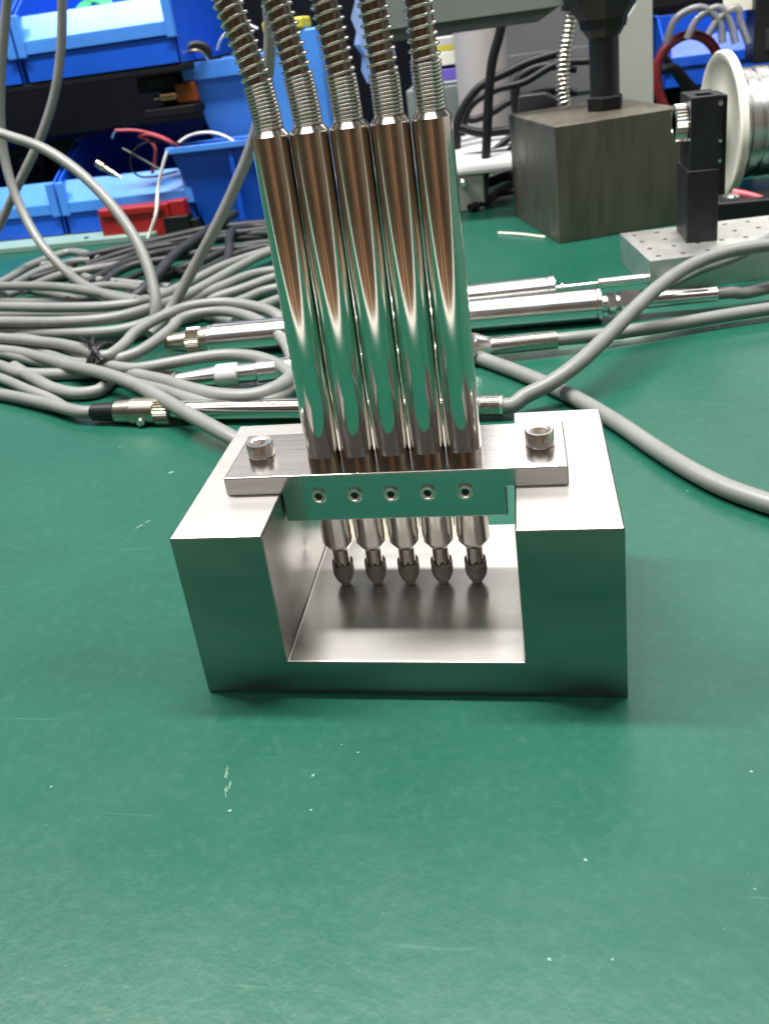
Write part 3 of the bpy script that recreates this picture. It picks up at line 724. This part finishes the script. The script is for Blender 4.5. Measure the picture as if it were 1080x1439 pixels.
wire([(240, 215, 0, wy), (252, 200, 0, wy), (270, 189, 0, wy), (295, 186, 0, wy), (315, 191, 0, wy), (330, 200, 0, wy)], 'white wire arching above the low bin rim', 'white_wire', 1.4, 'white_wire')
wire([(172, 208, 0, wy - 14), (192, 219, 0, wy - 12), (225, 238, 0, wy - 8)], 'straight thin grey wire slanting in front of the low bin', 'grey_cable', .8, 'grey_wire')
wire([(305, 70, 0, RY + 10), (312, 52, 0, RY + 5), (325, 42, 0, RY + 3), (345, 34, 0, RY), (362, 40, 0, RY)], 'white wire looping out of the taller stacking bin', 'white_wire', 1.1, 'white_wire')
wire([(255, 84, 0, RY - 6), (262, 74, 0, RY - 8), (275, 70, 0, RY - 8), (285, 74, 0, RY - 4), (292, 84, 0, RY + 2)], 'beige wire coiled on the rim of the taller bin', 'brass', 1.2, 'beige_wire')
wire([(258, 86, 0, RY - 5), (262, 70, 0, RY), (275, 63, 0, RY + 4), (290, 68, 0, RY + 6), (292, 80, 0, RY + 6)], 'black thick wire end on the rim of the taller bin', 'black_cable', 4, 'black_wire')
for i in range(4):
    wire([(108 + i * 5, 12, 0, BY + 20), (118 + i * 5, 3 - i, 0, BY + 26), (132 + i * 6, 2 - i, 0, BY + 24), (146 + i * 4, 8, 0, BY + 20), (150, 16, 0, BY + 16)],
         ('green wire lowest of the coil in the upper bin', 'green wire second from the bottom of the coil', 'green wire third from the bottom of the coil', 'green wire topmost of the coil in the upper bin')[i], 'green', 1.5, 'green_wire')
# things among the bins
co = at_y(135, 228, BY + 12); cd2 = (at_y(172, 251, BY + 8) - co).normalized()
cn = thing('plug_connector', 'small brass plug lying in the lower blue bin', 'connector', (co.x, co.y, co.z - 5))
build(MB().lathe([(0, 2), (1, 3.6), (8, 3.8), (9, 3)], co, cd2, 20), 'nut', 'brass', cn)
build(MB().lathe([(9, 2.6), (20, 2.4)], co, cd2, 16), 'shell', 'brass', cn)
build(MB().lathe([(20, 1.5), (27, 1.2)], co, cd2, 12), 'pin', 'chrome', cn)
sh2 = at_y(250, 150, BY + 30)
am0 = at_y(252, 138, BY + 20)
mot = thing('small_motor', 'amber and copper component under the upper blue bin', 'component', (am0.x, am0.y, am0.z - 10))
build(MB().box((am0.x, am0.y - 6, am0.z - 4), (am0.x + 17, am0.y + 12, am0.z + 12)), 'case', 'amber', mot, bevel=1.5)
build(MB().lathe([(0, 5), (1, 6.5), (14, 6.5), (15, 5.5)], (am0.x - 15, am0.y, am0.z + 2), (1, 0, 0), 24), 'coil', 'copper', mot)
build(MB().lathe([(0, 2), (8, 2)], (am0.x - 22, am0.y, am0.z + 2), (1, 0, 0), 12), 'shaft', 'chrome', mot)
lw = at_y(215, 160, BY + 40)
ledge = tag(build(MB().box((am0.x - 26, BY + 1, am0.z - 12), (am0.x + 19, BY + 60, am0.z - 5)), 'component_tray', 'shelf_black', bevel=1), 'black tray under the amber component', 'tray')
for k, (px, py, wx, hz, lab) in enumerate(((8, 210, 36, 40, 'black adapter box at the far left under the upper bins'), (64, 200, 30, 28, 'black adapter box above the lower bin'), (190, 110, 40, 14, 'flat black module hanging beneath the upper shelf'))):
    q = at_y(px, py, BY + 70 + 4 * k)
    a1 = thing('black_module', lab, 'module', (q.x + wx / 2, q.y, q.z - hz))
    build(MB().box((q.x, q.y, q.z - hz), (q.x + wx, q.y + 22, q.z)), 'case', 'black', a1, bevel=1.5)
    build(MB().box((q.x + wx * .3, q.y - 2, q.z - hz * .6), (q.x + wx * .7, q.y - .1, q.z - hz * .2)), 'socket', 'charcoal_cable', a1, bevel=.5)

# ------------------------------------------------------------------ right hand background
# dark steel block with black bolt
D0 = at_z(786, 343, 0); D1 = at_z(724, 303, 0); hb = height_at(D0, 178)
u = (at_z(945, 316, 0) - D0); v = (D1 - D0)
u.z = v.z = 0
u = u.normalized(); v = Vector((-u.y, u.x, 0)); v = (v + (D1 - D0).normalized() * 1.5).normalized()
UL = (at_z(950, 148, hb) - at_z(782, 177, hb)).length; VL = (D1 - D0).length * 1.0
D2 = Vector((D0.x, D0.y, 0))
dkb = tag(build(MB().prism([(0, 0), (UL, 0), (UL, VL), (0, VL)], (0, 0, hb), D2, (u, v)), 'steel_block', 'dark_steel', bevel=0.7), 'dark stained steel block standing on the mat under a black bolt', 'block')
bo = at_z(850, 153, hb)
jack = thing('jack_bolt', 'black bolt with hex foot standing on the dark steel block', 'bolt', (bo.x, bo.y, hb))
kk = (bo - CAM).length / FOC
build(MB().lathe([(0.05, 22 * kk), (0.8, 23.5 * kk), (8, 23.5 * kk), (9, 21 * kk)], (bo.x, bo.y, hb), (0, 0, 1), 6, ph=.3), 'hex_foot', 'black', jack, sm=20)
build(MB().lathe([(9, 18.5 * kk), (60, 18.5 * kk)], (bo.x, bo.y, hb), (0, 0, 1), 24), 'shaft', 'black_anod', jack)
zk = height_at(bo, 46) - hb
build(MB().lathe([(zk - 2, 20 * kk), (zk + 3, 26 * kk), (zk + 3.1, 28 * kk), (zk + 9, 30 * kk), (zk + 22, 48 * kk), (zk + 40, 50 * kk)], (bo.x, bo.y, hb), (0, 0, 1), 8), 'knob', 'black', jack, sm=20)
# grey machine table at the top edge
GY = 450
g0 = at_y(609, 33, GY); g1 = at_y(790, 8, GY)
zed = (g0.z + g1.z) / 2
mt_ = thing('machine_table', 'grey machine table edge along the top, above the column', 'machine', (g0.x + 40, GY + 60, 0))
build(MB().box((g0.x - 45, GY, zed), (g1.x + 1, GY + 25, zed + 90)), 'table_top', 'instr_grey', mt_, bevel=0.6)
lowz = at_y(640, 46, GY + 3).z
build(MB().prism([(g0.x - 42, zed - .1), (g1.x - 2, zed - .1), (g1.x - 16, lowz), (g0.x - 42, lowz)], (0, 18, 0), (0, GY + 3, 0)), 'under_plate', 'instr_dark', mt_, bevel=0.5)
# column + grey cabinet + pale plate
cp = at_y(684, 190, 640)
kc = (cp - CAM).length / FOC
tag(build(MB().lathe([(0, 36 * kc), (3, 38 * kc), (6, 34 * kc), (180, 34 * kc)], (cp.x, 640, 0.2), (0, 0, 1), 40), 'grey_column', 'col_grey'), 'smooth pale grey round column behind the black cables', 'column')
ca = at_y(702, 20, 700); cb2 = at_y(812, 20, 700)
cab = thing('grey_cabinet', 'mid grey cabinet side behind the black cables', 'cabinet', (ca.x + 40, 715, 0))
build(MB().box((ca.x - 6, 700, .2), (cb2.x + 25, 740, 240)), 'body', 'cab_grey', cab, bevel=1)
build(MB().box((ca.x + 5, 698.5, 60), (cb2.x + 10, 699.9, 100)), 'door_panel', 'cab_grey', cab, bevel=.5)
pp = [at_y(*q, 590) for q in ((866, 150), (919, 146), (916, -40), (893, -40), (893, 6), (862, 52))]
tag(build(MB().prism([(q.x, max(q.z, 0.2) if i > 1 else 0.2) for i, q in enumerate(pp)], (0, 12, 0), (0, 590, 0)), 'pale_bracket', 'pale_grey', bevel=.6), 'pale grey upright bracket with cut corner behind the dark block', 'bracket')
# steel conduit
cpath = smooth_path(cable_pts([(808, -40, 0, 520), (804, 10, 0, 520), (797, 50, 0, 520), (791, 90, 0, 520), (790, 125, 0, 520), (794, 160, 0, 520)]), 1.5)
con = thing('flex_conduit', 'shiny coiled steel conduit hanging behind the dark block', 'conduit', cpath[-1])
build(MB().tube(cpath, 3.6, 14), 'liner', 'bronze_core', con)
build(helix(cpath, 4.3, 1.15, lambda s: s / 3.3, 16, 6), 'coil', 'spring', con, sm=80)
fe = cpath[0].lerp(cpath[0], 0); q = at_y(801, 16, 520)
build(MB().lathe([(0, 6.5), (.5, 7), (20, 7)], q, (at_y(804, 0, 520) - q), 20), 'ferrule', 'black', con)

# drilled aluminium plate
P0 = at_z(914, 411, 0); hp = height_at(P0, 367)
TL = at_z(878, 327, hp); TF = at_z(913, 367, hp); TR = at_z(1080, 347, hp)
pu = (TR - TF).normalized(); pv = Vector((-pu.y, pu.x, 0)); pdep = (TL - TF).length
pitch = 12.5; nx, ny = 9, 4; pitch_v = pdep / ny
dr = thing('drilled_plate', 'silver drilled aluminium plate lying under the black post', 'plate', (TF.x + 50, TF.y + 30, 0))
pm = MB(); seg = 16
O = Vector((TF.x, TF.y, hp))
for i in range(nx):
    for j in range(ny):
        c = O + pu * (pitch * (i + .5)) + pv * (pitch_v * (j + .5))
        sq, ci, bo2 = [], [], []
        for k in range(seg):
            t = 2 * math.pi * (k + .5) / seg; cx2, sy2 = math.cos(t), math.sin(t); mxx = max(abs(cx2), abs(sy2))
            k4 = round(t / (math.pi / 2) - .5)
            sq.append(c + pu * (cx2 / mxx * pitch / 2) + pv * (sy2 / mxx * pitch_v / 2))
            ci.append(c + pu * cx2 * 1.35 + pv * sy2 * 1.35)
            bo2.append(ci[-1] - Vector((0, 0, 7)))
        # put exact corners in by snapping the nearest boundary points
        for sx_, sy_ in ((1, 1), (1, -1), (-1, 1), (-1, -1)):
            corner = c + pu * (sx_ * pitch / 2) + pv * (sy_ * pitch_v / 2)
            b_i = min(range(seg), key=lambda n_: (sq[n_] - corner).length); sq[b_i] = corner
        pm.loft([sq, ci, bo2], False, True)
Wd, Dp = pitch * nx, pdep
cor = [O, O + pu * Wd, O + pu * Wd + pv * Dp, O + pv * Dp]; low = [Vector((q.x, q.y, 0.1)) for q in cor]
pm.add(cor + low, [(0, 4, 5, 1), (1, 5, 6, 2), (2, 6, 7, 3), (3, 7, 4, 0), (4, 7, 6, 5)])
build(pm, 'body', 'alu', dr, sm=25)

# black post clamp on the drilled plate
Q = at_z(964, 342, hp)
post = thing('post_clamp', 'black anodised post clamp with knurled thumbscrew on the drilled plate', 'clamp', (Q.x + 8, Q.y + 15, hp))
zl = height_at(Q, 241); zu = height_at(Q, 138)
W1 = 15.6; DEP = 30
build(MB().box((Q.x, Q.y, hp + .05), (Q.x + W1, Q.y + DEP, zl)), 'lower_block', 'black_anod', post, bevel=.5)
x0, x1, y0, y1 = Q.x + 1.5, Q.x + 16.3, Q.y + .4, Q.y + DEP
o0, o1 = rect(x0, x1, y0, y1, zl + .05), rect(x0, x1, y0, y1, zu)
i1, i0 = rect(x0 + 4, x1 - 3, y0 + 5, y1 - 12, zu), rect(x0 + 4, x1 - 3, y0 + 5, y1 - 12, zu - 14)
build(MB().loft([o0, o1, i1, i0]), 'upper_block', 'black_anod', post, bevel=.4)
build(MB().box((x1 + .05, y0 + 5, zl - 15), (x1 + 3.6, y1 - 2, zu - 1)), 'side_plate', 'black', post, bevel=.4)
for zz in (zu - 4, zl + 14, zl + 4):
    build(MB().lathe([(0, 1.3), (1.2, 1.2)], (x1 - 1, y0 + .01, zz), (0, -1, 0), 12) if zz > zl + 20 else MB().lathe([(0, 1.0), (1.4, .8)], (x1 - .8, y0 + .01, zz), (0, -1, 0), 10), 'side_screw', 'chrome', post)
ts = at_y(961, 171, y0 + 13); tsz = ts.z
knurl(post, Vector((x0, y0 + 12, tsz)), Vector((-1, 0, 0)), .1, 6, 9.4, 'thumbscrew', 'chrome', 30)
build(MB().lathe([(6, 7.2), (6.2, 7.0), (5.2, 6.4)], Vector((x0, y0 + 12, tsz)), Vector((-1, 0, 0)), 24), 'thumbscrew_face', 'chrome', post)

# solder spool
SC = at_z(1006, 277, 0)
sr = height_at(SC, 71) / 2
an = math.radians(4); sd = Vector((math.cos(an), math.sin(an), 0))
so = Vector((SC.x, SC.y, sr + .2))
sp = thing('solder_spool', 'white flanged spool wound with silver solder wire', 'spool', (SC.x, SC.y, 0))
build(MB().lathe([(4, 8), (1.2, 8.2), (0, 12), (0, 16), (1.6, 18), (1.6, sr - 7), (0, sr - 5), (0, sr - 1), (1, sr), (5, sr), (5.5, sr - 1), (5.5, 20)], so, sd, 72, False, False), 'flange', 'cream', sp, sm=40)
wr = sr * .745; prof = []
for i in range(52):
    s = 5.6 + i * 1.35; rj = wr + random.uniform(-.3, .3) - (2.2 if i in (4, 9, 10, 17, 18, 25, 33, 40) else 0)
    prof += [(s, rj - .5), (s + .35, rj), (s + .95, rj), (s + 1.3, rj - .5)]
build(MB().lathe(prof, so, sd, 72, False, False), 'solder_winding', 'solder', sp, sm=70)
build(MB().lathe([(76, 20), (76, sr - 1), (77, sr), (81, sr), (82, sr - 1), (82, 10)], so, sd, 72, False, False), 'flange', 'cream', sp, sm=40)
build(MB().lathe([(1, 8), (81, 8)], so, sd, 32, False, False), 'hub', 'cream', sp)
# odds and ends right
bq = at_z(1012, 318, 0)
nb = thing('black_case', 'low glossy black case in front of the spool', 'case', (bq.x + 30, bq.y + 12, 0))
build(MB().box((bq.x - 6, bq.y, 0.2), (bq.x + 70, bq.y + 26, 15)), 'body', 'black', nb, bevel=2)
build(MB().lathe([(0, 5.5), (1.5, 5.4), (2.5, 4)], (bq.x + 8, bq.y + 10, 15), (0, 0, 1), 24), 'button', 'chrome', nb)
pq = at_y(1050, 262, 560)
pr = thing('violet_case', 'violet plastic case behind the black case', 'case', (pq.x + 20, 565, 0))
build(MB().box((pq.x - 8, 560, 0.2), (pq.x + 70, 600, at_y(1050, 256, 560).z)), 'body', 'purple', pr, bevel=2)
build(MB().box((pq.x + 4, 558.6, 4), (pq.x + 30, 559.9, 12)), 'panel', 'white', pr, bevel=.4)
RG = 'dark cables on the right'
cable([(1030, 270, 0, 415), (1050, 274, 0, 410), (1075, 282, 0, 405), (1130, 300, 0, 400)], 'red cable crossing low in front of the spool', 'red_wire', 2.6, 'red_cable', 'cable', RG)
cable([(938, 160, 0, 640), (926, 130, 0, 640), (924, 90, 0, 640), (940, 62, 0, 640), (968, 48, 0, 640), (992, 55, 0, 640), (1008, 78, 0, 640), (1012, 120, 0, 640)], 'dark red cable looped in front of the right blue bin', 'dark_red', 4.2, 'red_cable', 'cable', RG)
cable([(926, 100, 0, 660), (945, 95, 0, 660), (965, 115, 0, 660), (990, 140, 0, 660)], 'black cable inside the dark red loop', 'black_cable', 4, 'black_cable', 'cable', RG)
cable([(930, 75, 0, 662), (950, 105, 0, 662), (980, 150, 0, 662)], 'thin black cable under the dark red loop', 'black_cable', 3, 'black_cable', 'cable', RG)
rbx = at_y(930, 110, 690)
rbn = thing('parts_bin', 'blue bin at right behind the dark red cable', 'bin', (rbx.x + 50, 720, 0), 'open fronted blue parts bins')
open_bin(rbn, rbx.x, 690, at_y(930, 125, 690).z, 130, 75, 42, 60, pm_='blue')
mq = at_y(1058, 90, 600)
mo = thing('black_module', 'dark box above the spool at the right edge', 'module', (mq.x + 25, 610, mq.z), None)
build(MB().box((mq.x, 600, mq.z), (mq.x + 70, 630, mq.z + 60)), 'case', 'black', mo, bevel=1.5)
build(MB().box((mq.x + 8, 598.5, mq.z + 10), (mq.x + 30, 599.9, mq.z + 25)), 'socket', 'charcoal_cable', mo, bevel=.4)
tq = at_y(905, 18, 610)
to = thing('black_beam', 'black beam with clear tubes along the top right', 'beam', (tq.x + 60, 620, tq.z))
build(MB().box((tq.x + 8, 612, tq.z + 2), (tq.x + 180, 640, tq.z + 50)), 'bar', 'black', to, bevel=1.5)
build(MB().box((tq.x + 60, 610, tq.z - 8), (tq.x + 90, 611.9, tq.z + 8)), 'tag_plate', 'cream', to, bevel=.5)
for k in range(3):
    cable([(935 + k * 30, 60 - k * 6, 0, 605), (950 + k * 30, 25, 0, 605), (985 + k * 25, 10, 0, 605), (1010 + k * 15, 30, 0, 605), (1015 + k * 18, 60, 0, 605)],
          ('clear plastic tube above the dark red loop', 'clear plastic tube in the middle above the right blue bin', 'clear plastic tube nearest the right edge')[k], 'clear', 3, 'plastic_tube', 'tube', 'clear tubes at top right')
# black cables between the probes and the dark block
K = 'black cables between probes and dark block'
def kc_(l, lab, r=3.4, m_='black_cable'): return cable(l, lab, m_, r, 'black_cable', 'cable', K)
kc_([(706, 20, 0, 530), (702, 46, 0, 530), (692, 83, 0, 530), (687, 125, 0, 530), (685, 167, 0, 530), (683, 209, 0, 530), (680, 259, 0, 530), (676, 290, 3)], 'black cable hanging straight down beside the round column', 3.6)
kc_([(640, 230, 0, 560), (642, 198, 0, 560), (643, 172, 0, 560), (654, 146, 0, 560), (675, 121, 0, 560), (715, 100, 0, 560), (745, 86, 0, 560), (800, 70, 0, 560)], 'black cable rising and curving right in front of the column', 3.4)
kc_([(648, 190, 0, 575), (660, 150, 0, 575), (694, 127, 0, 575), (736, 115, 0, 575), (782, 90, 0, 575), (830, 85, 0, 575)], 'lower black cable curving right in front of the column', 3.0)
kc_([(646, 179, 0, 540), (673, 186, 0, 540), (715, 183, 0, 540), (760, 178, 0, 540)], 'black cable lying level above the white box', 3.6)
kc_([(640, 290, 4), (655, 278, 6), (680, 259, 9), (719, 245, 14), (760, 235, 14)], 'black cable slanting up to the dark block, front one', 4.2)
kc_([(660, 292, 4), (686, 280, 5), (705, 265, 7), (726, 256, 8), (770, 250, 8)], 'black cable on the mat touching the dark block', 3.2)
kc_([(690, 240, 0, 545), (706, 222, 0, 545), (726, 200, 0, 545), (760, 180, 0, 545)], 'thin black cable over the white box edge', 2.4)
kc_([(728, 165, 0, 590), (723, 135, 0, 590), (728, 112, 0, 590), (745, 98, 0, 590), (770, 92, 0, 590), (810, 96, 0, 590)], 'black cable loop left of the steel conduit', 3.8)
kc_([(640, 286, 4), (665, 284, 4), (700, 272, 6), (722, 268, 7), (750, 262, 7)], 'flat black cable lowest beside the dark block', 2.6, 'charcoal_cable')
kc_([(636, 268, 10), (668, 248, 16), (700, 226, 22), (735, 214, 26), (780, 205, 26)], 'black cable climbing over the white box to the dark block', 3.2)
kc_([(650, 262, 0, 540), (662, 236, 0, 545), (690, 214, 0, 550), (712, 196, 0, 555), (740, 172, 0, 560)], 'black cable crossing the white box lid diagonally', 2.8)
kc_([(640, 160, 0, 600), (662, 168, 0, 600), (690, 158, 0, 600), (720, 140, 0, 600), (770, 128, 0, 600), (810, 130, 0, 600)], 'black cable sagging across the round column', 3.2)
pb_ = at_y(730, 155, 585)
pl_ = thing('power_plug', 'dark grey power plug lying left of the steel conduit', 'plug', (pb_.x + 18, 590, pb_.z - 12))
build(MB().prism([(0, -18), (48, -18), (40, 3), (26, 12), (3, 12)], (0, 24, 0), (pb_.x - 4, 585, pb_.z)), 'body', 'charcoal_cable', pl_, bevel=2)
build(MB().box((pb_.x + 10, 583, pb_.z - 12), (pb_.x + 24, 584.9, pb_.z - 2)), 'grip', 'black', pl_, bevel=.6)
wb0 = at_y(640, 236, 505)
wb = thing('white_box', 'white plastic box lying behind the rightmost probe', 'box', (wb0.x + 25, 540, 0))
wz = at_y(676, 238, 505).z
build(MB().prism([(505, wz - 3), (592, wz + 11), (592, wz + 15), (505, wz)], (66, 0, 0), (wb0.x - 20, 0, 0), (Vector((0, 1, 0)), Vector((0, 0, 1)))), 'lid', 'white', wb, bevel=.6)
build(MB().box((wb0.x - 18, 507, .2), (wb0.x + 20, 588, wz - 3.4)), 'body', 'pale_grey', wb, bevel=1)
build(MB().lathe([(0, 3), (3, 3), (4, 2)], (wb0.x + 5, 507, wz - 9), (0, -1, 0), 16), 'knob', 'chrome', wb)
# stacked flat boxes behind the fifth spring
stk = [('white flat carton topmost of the stack behind the rightmost spring', 'white', 50, 62), ('yellow flat carton in the stack behind the rightmost spring', 'yellow', 60, 70),
       ('cream flat carton under the yellow one', 'cream', 70, 90), ('violet flat carton near the bottom of the stack', 'purple', 95, 112), ('white sheet box lowest in the stack', 'white', 112, 116)]
for lab, m_, ya, yb in stk:
    a1 = at_y(640, ya, 660); b1 = at_y(640, yb, 660)
    tag(build(MB().box((a1.x - 40, 660, b1.z + .2), (a1.x + 12, 700, a1.z)), 'flat_carton', m_, bevel=.6), lab, 'carton', 'flat cartons stacked behind the rightmost spring')
bb = at_y(640, 118, 660)
tag(build(MB().box((bb.x - 45, 652, 0.2), (bb.x + 16, 704, bb.z)), 'grey_crate', 'instr_grey', bevel=1.2), 'grey crate carrying the flat cartons', 'crate')
# crumpled clear bag between springs three and four
bagm = MB(); bc = at_y(525, 40, 560); lo_ = []
for i in range(9):
    t = i / 8; r0_ = 9 + 7 * math.sin(t * 3.0) + random.uniform(-2, 2)
    lo_.append([bc + Vector((math.cos(2 * math.pi * k / 14) * r0_ * random.uniform(.7, 1.2), math.sin(2 * math.pi * k / 14) * 6 * random.uniform(.7, 1.2), 40 - 80 * t)) for k in range(14)])
bagm.loft(lo_)
tag(build(bagm, 'plastic_bag', mat('bag_film', (.35, .48, .80), .16, trans=.35), sm=20), 'crumpled bluish plastic bag hanging between the middle springs', 'bag')
# pale sliver on the mat
sl0, sl1 = at_z(700, 327, .6), at_z(766, 333, .6)
tag(build(MB().tube([sl0, sl0.lerp(sl1, .5) + Vector((0, 1, .3)), sl1], .9, 6), 'plastic_sliver', 'cream'), 'pale plastic sliver on the mat by the dark block', 'sliver')
